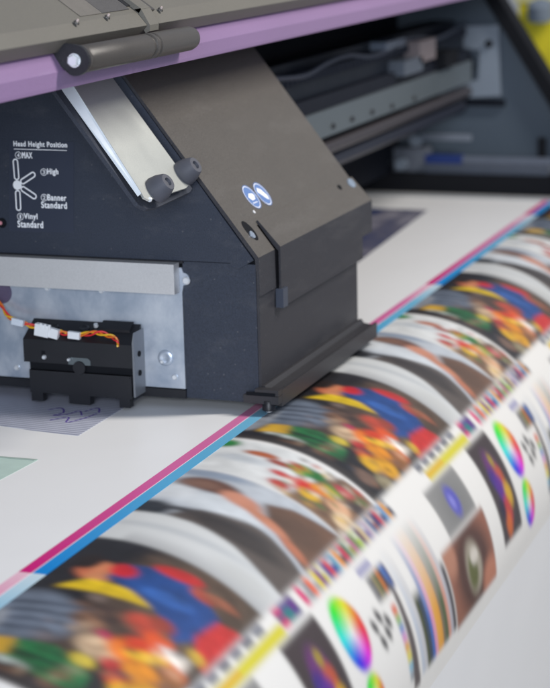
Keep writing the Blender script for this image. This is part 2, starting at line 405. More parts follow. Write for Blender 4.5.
for x0, x1, zb_ in ((-.2440, -.2308, -.0070), (-.2010, -.1772, -.0072), (-.1440, -.1325, -.0072)):
    bm = nb(); box(bm, x0, x1, Y0+.0010, Y0+.010, zb_, .0025); newobj('foot', bm, BLACK, su, bevel=.0018)
bm = nb(); yprism(bm, [(-.1283, .004), (-.1262, .004), (-.1262, .071), (-.1283, .0600)], Y0+.002, -.0030); newobj('side_bracket', bm, mat('dull_bracket_metal', (.20, .215, .24), .45, metal=.3), su)
for z in (.047, .027):
    bm = nb(); lathe(bm, (-.1262, -.016, z), (1, 0, 0), [(0, .003), (.001, .003)], 16); newobj('bracket_screw', bm, BLACKM, su)
bm = nb(); box(bm, -.2293, -.2255, Y0-.0006, Y0+.002, .0375, .0470); newobj('slot', bm, BLACKM, su)
screw(44.3, 357, Y0-.0008, .0024, su)
# half-round metal window in the upper block
bm = nb(); c = Vector((-.1865, Y0-.0004, .0348)); pts = [c+Vector((-.0125, 0, 0)), c+Vector((-.0125, 0, .005)), c+Vector((-.0095, 0, .0075)), c+Vector((.0095, 0, .0075)), c+Vector((.0125, 0, .005)), c+Vector((.0125, 0, 0))]
prism(bm, pts, (0, -.0004, 0)); newobj('metal_window', bm, RAILL, su)
bm = nb(); lathe(bm, c+Vector((0, -.0008, -.003)), (0, -1, 0), [(0, .0072), (.0012, .0068)], 28); newobj('window_boss', bm, BLACK, su, smooth=True)
screw(69, 359.5, Y0-.002, .0018, su)
# top details
def topz(y): return zt+(.0745-zt)*(y-Y0)/(-.0035-Y0)
for x, y, r in ((-.2400, -.016, .005), (-.2320, -.020, .0045), (-.1870, -.014, .0055), (-.1760, -.017, .0045), (-.2200, -.014, .004)):
    bm = nb(); lathe(bm, (x, y, topz(y)-.001), (0, -.4, 1), [(0, r), (.003, r), (.004, r*.7), (.0032, r*.3)], 20); newobj('top_boss', bm, BLACK, su, smooth=True)
bm = nb(); xb(-.1700, -.1360, -.015, -.0045, topz(-.015)+.0030, topz(-.0045)+.0030, topz(-.015)-.001, bm); newobj('cable_cover', bm, BLACK, su, bevel=.0025, smooth=True)
bm = nb(); lathe(bm, (-.1755, -.0105, topz(-.0105)+.001), (0, -.4, 1), [(0, .0026), (.003, .0022)], 16); newobj('top_screw', bm, CHROME, su, smooth=True)
# wires
def wpt(px, py, y=-.021): return at(px, py, 1, y)
WR = mat('wire_red', (.72, .03, .04), .4); WY = mat('wire_yellow', (.85, .50, .02), .4); WO = mat('wire_orange', (.75, .18, .02), .4); WK = mat('wire_black', (.02, .02, .02), .4)
path1 = [(-6, 296, -.006), (2, 307, -.012), (8, 316, -.018), (20, 322, -.022), (30, 325.5, -.023), (38, 328, -.023)]
path2 = [(60, 332, -.023), (68, 334.5, -.023), (76, 335.5, -.024), (90, 333.5, -.025), (100, 333, -.026), (110, 336, -.026), (116, 339.5, -.028), (118, 345, -.031)]
for path in (path1, path2):
    for m_, off, ph in ((WY, .0012, 0), (WR, -.0010, PI*.8), (WO, .0001, PI*1.5)):
        sp = spline([wpt(*p_) for p_ in path], 8)
        sp = [p_+Vector((.0, .0016*math.sin(i*.30+ph), .0019*math.cos(i*.30+ph))) for i, p_ in enumerate(sp)]
        bm = nb(); tube(bm, sp, .00095, 8); newobj('wire', bm, m_, su, smooth=True)
def plug(pxs, w0, w1, name):
    a = wpt(*pxs[0], -.025); b2 = wpt(*pxs[1], -.025); d = (b2-a).normalized(); n = Vector((0, -1, 0)); up = d.cross(n).normalized()
    if up.z < 0: up = -up
    bm = nb(); prism(bm, [a-up*w0, b2-up*w0, b2+up*w0, a+up*w0], n*w1); return bm, a, b2, up
bm, a, b2, up = plug([(37, 328), (50.5, 331)], .0062, .0060, 'c'); newobj('connector', bm, WHITEP, su, bevel=.0008)
bm, a, b2, up = plug([(50.5, 331.5), (59.5, 334)], .0050, .0050, 'c'); newobj('connector', bm, WHITEP, su, bevel=.0008)
for i in range(3):
    bm = nb(); cc = wpt(41+i*4.2, 324.6+i*.9, -.0315); box(bm, cc.x-.001, cc.x+.001, cc.y-.0006, cc.y+.001, cc.z-.004, cc.z+.0015); newobj('connector_latch', bm, WHITEP, su, bevel=.0003)
bm, a, b2, up = plug([(69.5, 334), (81, 335.5)], .0036, .0044, 'c'); newobj('wire_tag', bm, WHITEP, su, bevel=.0006)
bm, a, b2, up = plug([(13, 320.3), (24.5, 323)], .0034, .0040, 'c'); newobj('wire_tag', bm, mat('clear_tape', (.62, .68, .75), .3), su, bevel=.0010)

# ================================================================== PRINTER FRAME
frame = empty('wide_format_printer', 'wide printer body with purple front beam and dark inner cavity', 'printer')
XB = -.068
zb0 = at(0, 103, 0, XB).z; zb1 = at(0, 84, 0, XB+.0012).z; zb2 = at(0, 64, 0, XB-.010).z+.004
Ya, Yb = -1.0, 1.47
bm = nb(); yprism(bm, [(XB, zb0), (XB+.0005, zb0+.003), (XB+.0012, zb1), (XB-.010, zb2), (XB-.05, zb2), (XB-.05, zb0+.016), (XB-.012, zb0)], Ya, Yb)
newobj('purple_beam', bm, PURP, frame, bevel=.0013)
# platen below the paper and curved front apron
R0, x0 = .200, .012
bm = nb()
pr = [(-.75, ZP-.0016), (x0, ZP-.0016)]+[(x0+(R0-.002)*math.sin(a), ZP-R0+(R0-.002)*math.cos(a)) for a in [PI/2*i/24 for i in range(1, 25)]]+[(x0+R0-.002, -1.2), (-.75, -1.2)]
yprism(bm, pr, -1.6, 1.50); newobj('platen_apron', bm, BODYW, frame, smooth=True)
# cavity
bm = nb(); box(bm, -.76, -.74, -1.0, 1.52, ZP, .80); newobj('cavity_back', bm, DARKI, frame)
# rails inside: measured against the plane X = -.36
XR = -.16
def zr(px, py, X=XR): return at(px, py, 0, X).z
def rail(px, py, h, d, m, name, X=XR, ya=.3565, yb=1.46, parent=None, rnd=False):
    z = zr(px, py, X); b = nb()
    if rnd: lathe(b, (X-h, ya, z), (0, 1, 0), [(0, h), (yb-ya, h)], 24)
    else: box(b, X-d, X, ya, yb, z-h/2, z+h/2)
    return newobj(name, b, m, parent or frame, bevel=0 if rnd else .004, smooth=rnd)
rail(380, 104, .036, .03, RAILL, 'guide_rail')
rail(380, 84, .020, .05, mat('rail_black', (.010, .012, .020), .5, spec=.2), 'rail_cap', X=-.165)
rail(380, 67, .026, .05, mat('blue_grey_rail', (.009, .013, .022), .45, spec=.2), 'upper_rail', X=-.175)
rail(380, 45, .016, .04, mat('rail_edge_grey', (.012, .016, .026), .5, spec=.25), 'top_rail', X=-.19)
rail(400, 121, .009, .02, PINKR, 'copper_rod', X=-.16, rnd=True)
rail(400, 134, .012, .02, mat('dark_rod', (.02, .023, .036), .4, spec=.3), 'lower_rod', X=-.17, rnd=True)
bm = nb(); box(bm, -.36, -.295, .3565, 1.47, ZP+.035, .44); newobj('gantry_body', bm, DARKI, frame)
zbt = zr(380, 56, -.17)
bm = nb(); box(bm, -.1795, -.1702, .3565, 1.46, zbt-.007, zbt+.007)
for i in range(60):
    y = .37+i*.018; box(bm, -.1699, -.1665, y, y+.009, zbt-.006, zbt+.006)
newobj('drive_belt', bm, mat('belt_rubber', (.014, .018, .03), .6, spec=.2), frame)
def mblock(px, py, X, dy, dz, m, name):
    c = at(px, py, 0, X); b = nb(); box(b, X-.03, X, c.y-dy, c.y+dy, c.z-dz, c.z+dz); newobj(name, b, m, frame, bevel=.004)
PK = mat('pinkish_highlight', (.19, .16, .165), .45)
mblock(428, 50, -.150, .045, .016, PK, 'pulley_highlight'); mblock(414, 66, -.150, .05, .011, mat('grey_highlight', (.09, .11, .14), .4), 'rail_highlight')  # pale blocks added to paint blurred highlights on pulley and rail
mblock(452, 58, -.148, .04, .012, BLACKM, 'motor_clamp'); mblock(396, 44, -.165, .05, .006, mat('blue_grey_highlight', (.12, .15, .2), .4), 'top_rail_highlight')  # second block is a pale spot added as a rail highlight
for px, py in ((333, 126), (352, 119), (372, 112), (392, 106), (414, 98)):
    bm = nb(); lathe(bm, at(px, py, 0, -.1595), (1, 0, 0), [(0, .004), (.003, .003)], 12); newobj('rail_screw', bm, BLACK, frame)
bm = nb(); tube(bm, spline([(-.168, .36+.09*i, zr(380, 52)+.006*math.sin(i*1.7)) for i in range(13)], 5), .0035, 8); newobj('ink_tube', bm, mat('ink_tube_grey', (.035, .045, .07), .4), frame, smooth=True)
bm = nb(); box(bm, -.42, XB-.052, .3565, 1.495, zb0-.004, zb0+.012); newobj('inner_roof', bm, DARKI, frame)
# end panel
YE = 1.50
def pe(px, py, Y=YE): return at(px, py, 1, Y)
bm = nb(); e0, e1 = pe(487, -14), pe(720, 368)
ps = [Vector((-.74, YE, -.25)), Vector((-.74, YE, pe(300, -14).z)), pe(487, -14), pe(612, 190.8), Vector((pe(612, 190).x, YE, -.25))]
prism(bm, ps, (0, .03, 0)); newobj('end_panel', bm, SLATE, frame)
bm = nb()
a, b2 = pe(484, -19), pe(616, 197); w = Vector(((b2-a).z, 0, -(b2-a).x)).normalized()*.011
prism(bm, [a-w+Vector((0, -.02, 0)), b2-w+Vector((0, -.02, 0)), b2+w+Vector((0, -.02, 0)), a+w+Vector((0, -.02, 0))], (0, .055, 0)); newobj('panel_edge_trim', bm, BLACKM, frame, bevel=.003)
# C-shaped pale plate on the end panel
bm = nb()
cp = [(452, 27), (499, 25), (500, 96), (462, 98), (440, 100), (440, 84), (478, 80), (480, 50), (452, 48)]
prism(bm, [pe(*c, YE-.012) for c in cp], (0, .011, 0)); cpl = newobj('bearing_plate', bm, GREYB, frame, bevel=.003)
bm = nb(); lathe(bm, pe(489, 44, YE-.013), (0, -1, 0), [(0, .007), (.003, .006)], 20); newobj('plate_bolt', bm, BLACKM, cpl, smooth=True)
bm = nb(); lathe(bm, pe(456, 66, YE-.012), (0, -1, 0), [(0, .034), (.05, .030), (.05, .012), (.07, .012)], 28); newobj('pulley', bm, DARKI, cpl, smooth=True)
bm = nb(); lathe(bm, pe(428, 52, YE-.03), (0, -1, 0), [(0, .022), (.06, .020)], 24); newobj('motor_boss', bm, PINKR, cpl, smooth=True)
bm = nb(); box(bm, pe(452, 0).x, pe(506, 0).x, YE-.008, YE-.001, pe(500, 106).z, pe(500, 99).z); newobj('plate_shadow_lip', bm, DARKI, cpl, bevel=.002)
# capping station ledge at the far end
lx0, lx1 = at(300, 185, 1, 1.40).x, at(620, 185, 1, 1.40).x
zl0, zl1 = at(450, 197, 1, 1.40).z, at(450, 176, 1, 1.40).z
bm = nb(); box(bm, lx0, lx1, 1.405, 1.498, zl0-.05, zl1); newobj('end_ledge', bm, BLACKM, frame, bevel=.003)
def eb(p0, p1, y0, y1, m, name, bev=.003):
    a, b2 = at(*p0, 1, y0), at(*p1, 1, y0); b = nb(); box(b, a.x, b2.x, y0, y1, b2.z, a.z); return newobj(name, b, m, frame, bevel=bev)
eb((392, 148), (425, 176), 1.44, 1.49, mat('cap_grey', (.16, .18, .22), .5), 'cap_block')
eb((425, 161), (548, 176), 1.43, 1.47, mat('tray_grey', (.13, .15, .19), .5), 'maintenance_tray')
eb((425, 155), (462, 164), 1.41, 1.428, BLUEO, 'blue_cap')
eb((462, 157), (600, 166), 1.41, 1.428, mat('rail_pale', (.10, .12, .16), .5), 'tray_rim')
eb((538, 138), (545, 158), 1.45, 1.46, BLACKM, 'tray_post')
eb((400, 134), (470, 141), 1.478, 1.49, mat('pipe_grey', (.20, .23, .28), .5), 'ink_pipe')
for px, py in ((402, 164), (384, 162), (416, 140)):
    bm = nb(); lathe(bm, at(px, py, 1, 1.42), (0, -1, 0), [(0, .012), (.01, .010)], 20); newobj('cap_button', bm, GREYB, frame, smooth=True)
bm = nb(); box(bm, -.74, x0+.0, 1.384, 1.405, ZP-.0014, ZP+.004); newobj('platen_end_strip', bm, mat('strip_grey', (.30, .31, .32), .5), frame)

# ================================================================== LID
lid = empty('hinged_cover', 'grey hinged cover resting above the purple beam', 'printer cover')
XF = XB+.006
zl_b, zl_m, zl_t = at(0, 63, 0, XF-.010).z, at(0, 50, 0, XF).z, at(0, 34, 0, XF-.009).z
ys = at(153, 26, 0, XF-.004).y
LT = math.radians(35); LD = Vector((-math.cos(LT), 0, math.sin(LT))); LN = Vector((math.sin(LT), 0, math.cos(LT)))
P0 = Vector((XF-.009, 0, zl_t))
def lidprof():
    far = P0+LD*.62
    return [(XF-.010, zl_b), (XF, zl_m-.0005), (XF, zl_m), (P0.x, P0.z), (far.x, far.z), (far.x-.006, far.z-.010), (P0.x-.016, P0.z-.006), (XF-.018, zl_b)]
bm = nb(); yprism(bm, lidprof(), Ya, ys-.0015); newobj('left_lid_panel', bm, LIDM, lid, bevel=.0012)
bm = nb(); yprism(bm, [(x, z) for x, z in lidprof()], ys+.0045, 1.46); newobj('right_lid_panel', bm, LIDM, lid, bevel=.0012)
bm = nb(); pr = lidprof(); yprism(bm, [(x-.004, z-.004) for x, z in pr], ys-.0015, ys+.0045); newobj('seam_gap', bm, BLACK, lid)
def lidbar(y0, y1, t0, t1, h0, h1, m, name, bev=.0006):
    b = nb(); prism(b, [P0+LD*t0+LN*h0+Vector((0, y0, 0)), P0+LD*t1+LN*h0+Vector((0, y0, 0)), P0+LD*t1+LN*h1+Vector((0, y0, 0)), P0+LD*t0+LN*h1+Vector((0, y0, 0))], (0, y1-y0, 0))
    return newobj(name, b, m, lid, bevel=bev)
lidbar(ys-.022, ys-.0016, -.001, .55, .0003, .0050, LIDM, 'seam_flange')
lidbar(ys-.030, ys-.0221, .010, .55, .0003, .0012, BLACK, 'seam_shadow_gap')
bm = nb(); yprism(bm, [(XF-.002, zl_b+.004), (XF+.0022, zl_b+.006), (XF+.0026, zl_m), (P0.x+.0030, P0.z+.0042), (P0.x-.004, P0.z+.003)], ys-.022, ys-.0016); newobj('seam_cap', bm, LIDM, lid, bevel=.0008)
lidbar(ys+.0046, ys+.012, -.001, .55, .0003, .0022, HINGE, 'seam_lip')
lidbar(ys-.088, ys-.0305, .006, .55, .0003, .0008, LIDD, 'dark_strip')
lidbar(ys-.132, ys-.0884, .006, .55, .0003, .0006, mat('lid_brown_strip', (.15, .14, .125), .55, speck=.1), 'brown_strip')
for px, py in ((76, 23), (107, 17.5), (160, 10)):
    c = onp(px, py, tuple(LN), LN.dot(P0)+.0012); bm = nb(); lathe(bm, c, LN+Vector((.1, 0, 0)), [(0, .0030), (.0016, .0024), (.0020, .0010)], 7); newobj('fixing_clip', bm, HINGE, lid, smooth=False)
    bm = nb(); lathe(bm, c+LN*.0016, LN, [(0, .0013), (.0022, .0009)], 8); newobj('clip_tip', bm, mat('clip_tip_pink', (.55, .45, .42), .4), lid)
# hinge barrel
XH = XB+.012
h0 = at(77, 60, 0, XH); h1 = at(191, 41.5, 0, XH); hx, hz = XH, h0.z; rH = .0119
LH = h1.y-h0.y
bm = nb(); lathe(bm, (hx, h0.y, hz), (0, 1, 0), [(0, rH*.96), (.002, rH), (.006, rH), (.007, rH*.93), (.009, rH*.93), (.010, rH*.985), (LH*.55, rH*.985), (LH*.555, rH*.86), (LH*.575, rH*.86), (LH*.58, rH), (LH*.60, rH), (LH*.605, rH*.88), (LH*.62, rH*.88), (LH*.625, rH*.985), (LH*.965, rH*.985), (LH*.99, rH*.9), (LH, rH*.7)], 48)
hg = newobj('hinge', bm, HINGE, lid, smooth=True)
bm = nb(); pts = []
for i in range(15):
    a = -PI*.62+PI*1.02*i/14; pts.append((hx+(rH+.0012)*math.cos(a), hz+(rH+.0012)*math.sin(a)))
pts += [(hx-.004, hz+rH+.002), (hx-.030, hz+rH+.004), (hx-.034, hz+.012)]
yprism(bm, pts, h0.y-.0045, h0.y-.0002); newobj('hinge_cheek', bm, BLACK, hg, bevel=.0006)
bm = nb(); lathe(bm, (hx-.0003, h0.y-.0046, hz), (0, -1, 0), [(0, .0060), (.0008, .0060)], 32); newobj('washer', bm, CHROME, hg)
bm = nb(); lathe(bm, (hx-.0003, h0.y-.0054, hz), (0, -1, 0), [(0, .0054), (.0030, .0054), (.0040, .0042)], 6, rot=.4); newobj('hex_bolt', bm, CHROME, hg)

# ================================================================== PRINTED PAPER
PER = .5755; YST = -.489
ban = empty('printed_banner', 'white paper printed with colourful test images, curving down over the printer front', 'printed banner')
SM = .92
ds = .0022
s_list = [-.72, -.5, -.3, -.15, -.06, -.02, -.0075, -.0068, -.0066, -.003] + list(np.arange(0, .33, ds)) + list(np.arange(.335, SM, .02))
y_list = np.arange(-1.30, 1.385, ds)
def surf(s):
    if s <= 0: return x0+s, ZP
    t = s/R0
    if t < PI/2: return x0+R0*math.sin(t), ZP-R0*(1-math.cos(t))
    return x0+R0, ZP-R0-(s-R0*PI/2)
# -- artwork raster over one period: rows s (0..0.33), columns y (0..PER), y measured from -.665
DX = .0011
ns, ny = int(.33/DX), int(round(PER/DX))
G_s, G_y = np.meshgrid((np.arange(ns)+.5)*DX, (np.arange(ny)+.5)*DX, indexing='ij')
Yq = G_y-.665
A = np.zeros((ns, ny, 3)); A[:] = .86
def wrapd(y): return (y+PER/2) % PER-PER/2
def put(mask, rgb):
    c = np.array(lin(rgb)); m = np.clip(mask, 0, 1)[..., None]; A[:] = A*(1-m)+c*m
def rect(s0, s1, y0, y1): 
    d = wrapd(Yq-(y0+y1)/2); return ((G_s > s0) & (G_s < s1) & (abs(d) < (y1-y0)/2)).astype(float)
def ell(sc, yc, rs, ry, ang=0, soft=.18):
    a, b = G_s-sc, wrapd(Yq-yc); c_, s_ = math.cos(ang), math.sin(ang)
    u, v = (a*c_+b*s_)/rs, (-a*s_+b*c_)/ry; r = np.sqrt(u*u+v*v); return np.clip((1-r)/soft+.5, 0, 1)
def poly(pts, clip=None):
    pts = np.array(pts); yc = pts[:, 1].mean(); ss = G_s; yy = wrapd(Yq-yc)+yc; ins = np.zeros(G_s.shape, bool); n = len(pts)
    for i in range(n):
        s1, y1 = pts[i]; s2, y2 = pts[(i+1) % n]
        cond = ((y1 > yy) != (y2 > yy)); 
        with np.errstate(divide='ignore', invalid='ignore'): xi = (s2-s1)*(yy-y1)/(y2-y1+1e-12)+s1
        ins ^= cond & (ss < xi)
    return ins.astype(float)
def vnoise(sc, seed):
    r = np.random.default_rng(seed); h, w = int(.33/sc)+3, max(3, int(PER/sc)); g = r.random((h, w))
    fs = G_s/sc; fy = (G_y/PER*w); i0 = fs.astype(int); j0 = fy.astype(int); a = fs-i0; b = fy-j0; a = a*a*(3-2*a); b = b*b*(3-2*b)
    return (g[i0, j0 % w]*(1-a)*(1-b)+g[i0+1, j0 % w]*a*(1-b)+g[i0, (j0+1) % w]*(1-a)*b+g[i0+1, (j0+1) % w]*a*b)
N1, N2, N3 = vnoise(.012, 1), vnoise(.006, 2), vnoise(.03, 3)
SE = .149
# image 1: dark studio scene with figures and fruit  (-.655 .. -.395)
i1 = rect(0.000, SE, -.655, -.395)
put(i1, (30, 29, 34))
put(i1*ell(.115, -.45, .06, .10, 0, .6), (84, 70, 58))
put(i1*(N3 > .55)*rect(.05, SE, -.655, -.395)*.5, (92, 72, 58))
put(i1*ell(.018, -.565, .040, .045, .2, .3), (112, 124, 142))
for k in range(4): put(i1*ell(.018, -.59+.016*k, .034, .0030, .25, .5)*.8, (44, 52, 70))
put(i1*ell(.002, -.60, .012, .04), (150, 156, 166))
put(i1*ell(.030, -.458, .012, .013), (205, 128, 88)); put(i1*ell(.022, -.470, .006, .016, .5), (190, 104, 70))
put(i1*ell(.036, -.474, .011, .007, .4), (214, 140, 96)); put(i1*ell(.018, -.45, .010, .016), (34, 24, 22))
put(i1*poly([(.016, -.508), (.032, -.482), (.080, -.476), (.084, -.490), (.050, -.500)]), (236, 200, 18))
put(i1*poly([(.040, -.472), (.044, -.440), (.070, -.424), (.100, -.430), (.128, -.446), (.132, -.480), (.116, -.514), (.095, -.494), (.066, -.480)]), (26, 68, 134))
put(i1*ell(.088, -.465, .022, .010, .3)*.5, (58, 112, 196))
put(i1*ell(.046, -.452, .010, .012), (206, 30, 44)); put(i1*ell(.080, -.422, .020, .009, .25), (196, 44, 44)); put(i1*ell(.105, -.432, .012, .008), (170, 76, 60))
put(i1*ell(.120, -.424, .016, .006, .2), (160, 96, 70))
put(i1*poly([(.124, -.488), (.128, -.450), (.149, -.440), (.149, -.520), (.136, -.512)]), (206, 48, 46))
# fruit and bottles
put(i1*poly([(.028, -.632), (.036, -.606), (.060, -.598), (.092, -.612), (.098, -.640), (.070, -.645)]), (30, 112, 62))
put(i1*poly([(.012, -.640), (.016, -.612), (.034, -.606), (.040, -.632)]), (214, 170, 54)); put(i1*ell(.060, -.622, .026, .003, .1), (12, 46, 30)); put(i1*ell(.040, -.640, .02, .004), (190, 200, 196))
blobs = [(.082, -.575, 226, 196, 160, .016), (.060, -.545, 150, 110, 84, .012), (.070, -.528, 70, 54, 50, .014), (.096, -.560, 240, 122, 20, .015), (.102, -.545, 232, 66, 24, .013), (.118, -.575, 238, 150, 26, .016),
         (.108, -.598, 222, 60, 40, .010), (.120, -.606, 244, 190, 30, .013), (.134, -.590, 232, 170, 36, .014), (.090, -.516, 190, 70, 50, .014), (.100, -.503, 150, 60, 44, .011), (.118, -.535, 250, 214, 180, .010),
         (.128, -.528, 236, 226, 214, .009), (.132, -.545, 220, 110, 40, .011), (.108, -.525, 238, 90, 30, .012), (.140, -.560, 150, 100, 60, .012), (.136, -.510, 214, 180, 60, .008), (.096, -.585, 200, 50, 50, .008),
         (.076, -.556, 190, 44, 96, .006), (.142, -.620, 160, 150, 120, .012), (.080, -.600, 232, 208, 60, .008), (.050, -.510, 120, 104, 96, .007), (.125, -.640, 120, 96, 84, .012)]
for s_, y_, r_, g_, b_2, rad in blobs: put(i1*ell(s_, y_, rad, rad*1.0, 0, .5)*.95, (r_, g_, b_2))
put(i1*ell(.110, -.552, .018, .006, .7, .5), (250, 200, 40)); put(i1*ell(.124, -.532, .014, .003, -.3, .5), (250, 246, 240)); put(i1*ell(.124, -.524, .014, .003, .4, .5), (250, 246, 240))
# white sweep between, then portrait image (-.335 .. -.205)
i2 = rect(0, SE, -.325, -.198)
put(i2, (196, 204, 214))
i4 = rect(0, SE, -.395, -.325)
put(i4, (218, 222, 224))
put(i4*np.clip((wrapd(Yq+.378))/-.02+.4, 0, 1)*.5*(G_s > .02), (150, 152, 156)); put(i4*ell(.05, -.352, .07, .006, .05, .9)*.45, (176, 184, 192)); put(i4*ell(.12, -.37, .03, .012, .0, .9)*.4, (186, 188, 186))
put(i2*ell(.006, -.312, .022, .020, 0, .4), (24, 28, 34))
put(i2*ell(.045, -.302, .045, .0045, .12, .6), (34, 36, 42))
put(rect(0, SE, -.352, -.198)*poly([(.026, -.324), (.042, -.296), (.075, -.280), (.105, -.282), (.135, -.293), (.149, -.300), (.149, -.352), (.12, -.345), (.09, -.333), (.06, -.326)]), (92, 84, 80)); put(i2*ell(.07, -.300, .05, .008, .1, .6)*.7, (58, 56, 58))
put(rect(0, SE, -.36, -.198)*ell(.085, -.312, .045, .014, .0, .6)*.8, (52, 48, 48))
put(i2*ell(.060, -.268, .045, .020, .25, .4), (218, 226, 234)); put(i2*ell(.010, -.262, .02, .02, 0, .5), (222, 228, 234))
put(i2*ell(.022, -.205, .035, .012, .0, .5), (150, 164, 184))
put(i2*poly([(.080, -.232), (.100, -.215), (.149, -.198), (.149, -.292), (.120, -.282), (.095, -.262)]), (112, 84, 68))
put(i2*ell(.115, -.245, .034, .022, .2, .7)*.6, (84, 66, 56))
put(i2*ell(.032, -.235, .030, .016, -.15, .3), (104, 74, 64)); put(i2*ell(.022, -.236, .018, .010, 0, .5), (132, 100, 86))
put(i2*ell(.064, -.247, .020, .012, -.35, .4), (214, 148, 122)); put(i2*ell(.094, -.262, .026, .007, -.28, .4), (206, 138, 108)); put(i2*ell(.128, -.276, .018, .006, -.25, .5), (188, 118, 90))
# vegetables on white (-.196 .. -.1)
i3 = rect(0, SE, -.196, -.098)
put(i3, (226, 230, 232))
put(i3*ell(.000, -.112, .014, .012, 0, .4), (36, 130, 58)); put(i3*ell(.040, -.128, .016, .007, .1), (178, 92, 50)); put(i3*ell(.060, -.136, .012, .006, .1), (150, 60, 44))
put(i3*ell(.030, -.150, .024, .010, .0, .8)*.5, (170, 182, 196))
put(i3*poly([(.085, -.196), (.095, -.135), (.110, -.100), (.149, -.100), (.149, -.196)]), (128, 100, 78))
put(i3*ell(.078, -.130, .012, .013, .4), (44, 142, 62)); put(i3*ell(.092, -.126, .009, .010), (30, 110, 50)); put(i3*ell(.068, -.158, .010, .006), (200, 60, 60))
put(i3*ell(.090, -.156, .011, .011), (214, 44, 40)); put(i3*ell(.104, -.148, .010, .010), (240, 150, 30)); put(i3*ell(.100, -.168, .011, .010), (236, 190, 46)); put(i3*ell(.114, -.134, .010, .010), (90, 150, 60))
put(i3*ell(.122, -.122, .012, .008), (190, 60, 80)); put(i3*ell(.128, -.155, .014, .012), (224, 176, 140)); put(i3*ell(.140, -.170, .012, .014), (232, 206, 170)); put(i3*ell(.138, -.130, .012, .010), (70, 60, 60)); put(i3*ell(.074, -.180, .010, .008), (190, 70, 60))
put(rect(0, SE, -.1985, -.196), (240, 240, 240)); put(rect(0, SE, -.098, -.0935), (244, 244, 244))
put(rect(0, SE, -.0935, -.08), (50, 46, 46))
# printed variation
rr2 = np.random.default_rng(11)
pal = [(20, 20, 24), (44, 34, 30), (110, 84, 66), (150, 110, 84), (70, 50, 40), (196, 168, 140), (60, 66, 80), (24, 22, 26), (34, 28, 28)]
for k in range(110):
    sc, yc = rr2.uniform(.03, .147), rr2.uniform(-.655, -.51)
    put(i1*ell(sc, yc, rr2.uniform(.003, .009), rr2.uniform(.002, .006), rr2.uniform(-1, 1), .9)*rr2.uniform(.2, .65), pal[int(rr2.integers(len(pal)))])
pal2 = [(200, 60, 50), (60, 120, 60), (230, 190, 70), (90, 70, 60), (220, 200, 180), (150, 120, 96), (236, 226, 210)]
for k in range(70):
    sc, yc = rr2.uniform(.07, .147), rr2.uniform(-.194, -.102)
    put(i3*ell(sc, yc, rr2.uniform(.003, .008), rr2.uniform(.002, .005), rr2.uniform(-1, 1), .6)*rr2.uniform(.3, .8), pal2[int(rr2.integers(len(pal2)))])
mod = i1+i2*.35+i3*.4
A *= (1-(mod*(.40*(N2-.5)+.40*(N1-.5)+.25*(N3-.5))))[..., None]
# white gutter, colour control bar
put(rect(SE, .330, -.67, -.08), (238, 238, 236))
b0, b1 = .1505, .1690
cols = [(226, 40, 120), (190, 190, 192), (150, 150, 156), (238, 100, 50), (170, 168, 170), (236, 214, 40), (120, 60, 140), (210, 196, 60), (90, 70, 140), (220, 60, 70), (40, 70, 150), (90, 160, 190), (232, 150, 60), (70, 60, 70),
        (200, 60, 90), (60, 120, 90), (150, 150, 70), (190, 110, 150), (120, 140, 90), (170, 200, 70), (100, 70, 90), (210, 190, 150), (130, 120, 170), (190, 170, 190), (90, 110, 150), (150, 90, 90), (60, 60, 110), (200, 60, 80), (60, 70, 120), (100, 160, 210), (230, 160, 60), (50, 60, 90)]
yb = -.328
for k, c in enumerate(cols):
    w = .0068 if k % 2 else .0082; put(rect(b0, b1, yb, yb+w), c)
    if k % 3 == 1: put(rect(b0+.004, b0+.008, yb, yb+w), (230, 230, 230))
    yb += w+(.0016 if k % 4 == 3 else 0)
for q in range(3):
    for r_ in range(3):
        put(rect(b0+q*.0064, b0+.0064+q*.0064, -.382+r_*.014, -.368+r_*.014), [(212, 30, 120), (40, 120, 130), (110, 50, 140), (36, 100, 130), (86, 60, 140), (60, 60, 130), (220, 40, 110), (40, 130, 130), (80, 50, 130)][(q*3+r_*4) % 9])
for k in range(6): put(rect(b0-.001, b0+.0078, -.545+k*.024, -.529+k*.024), (104, 108, 124) if k % 2 else (70, 74, 92))
put(rect(b0-.001, b0+.002, -.545, -.41), (150, 154, 164))
put(rect(.1615, .1722, -.535, -.384), (224, 216, 0)); put(rect(.1645, .168, -.535, -.478), (236, 150, 20))
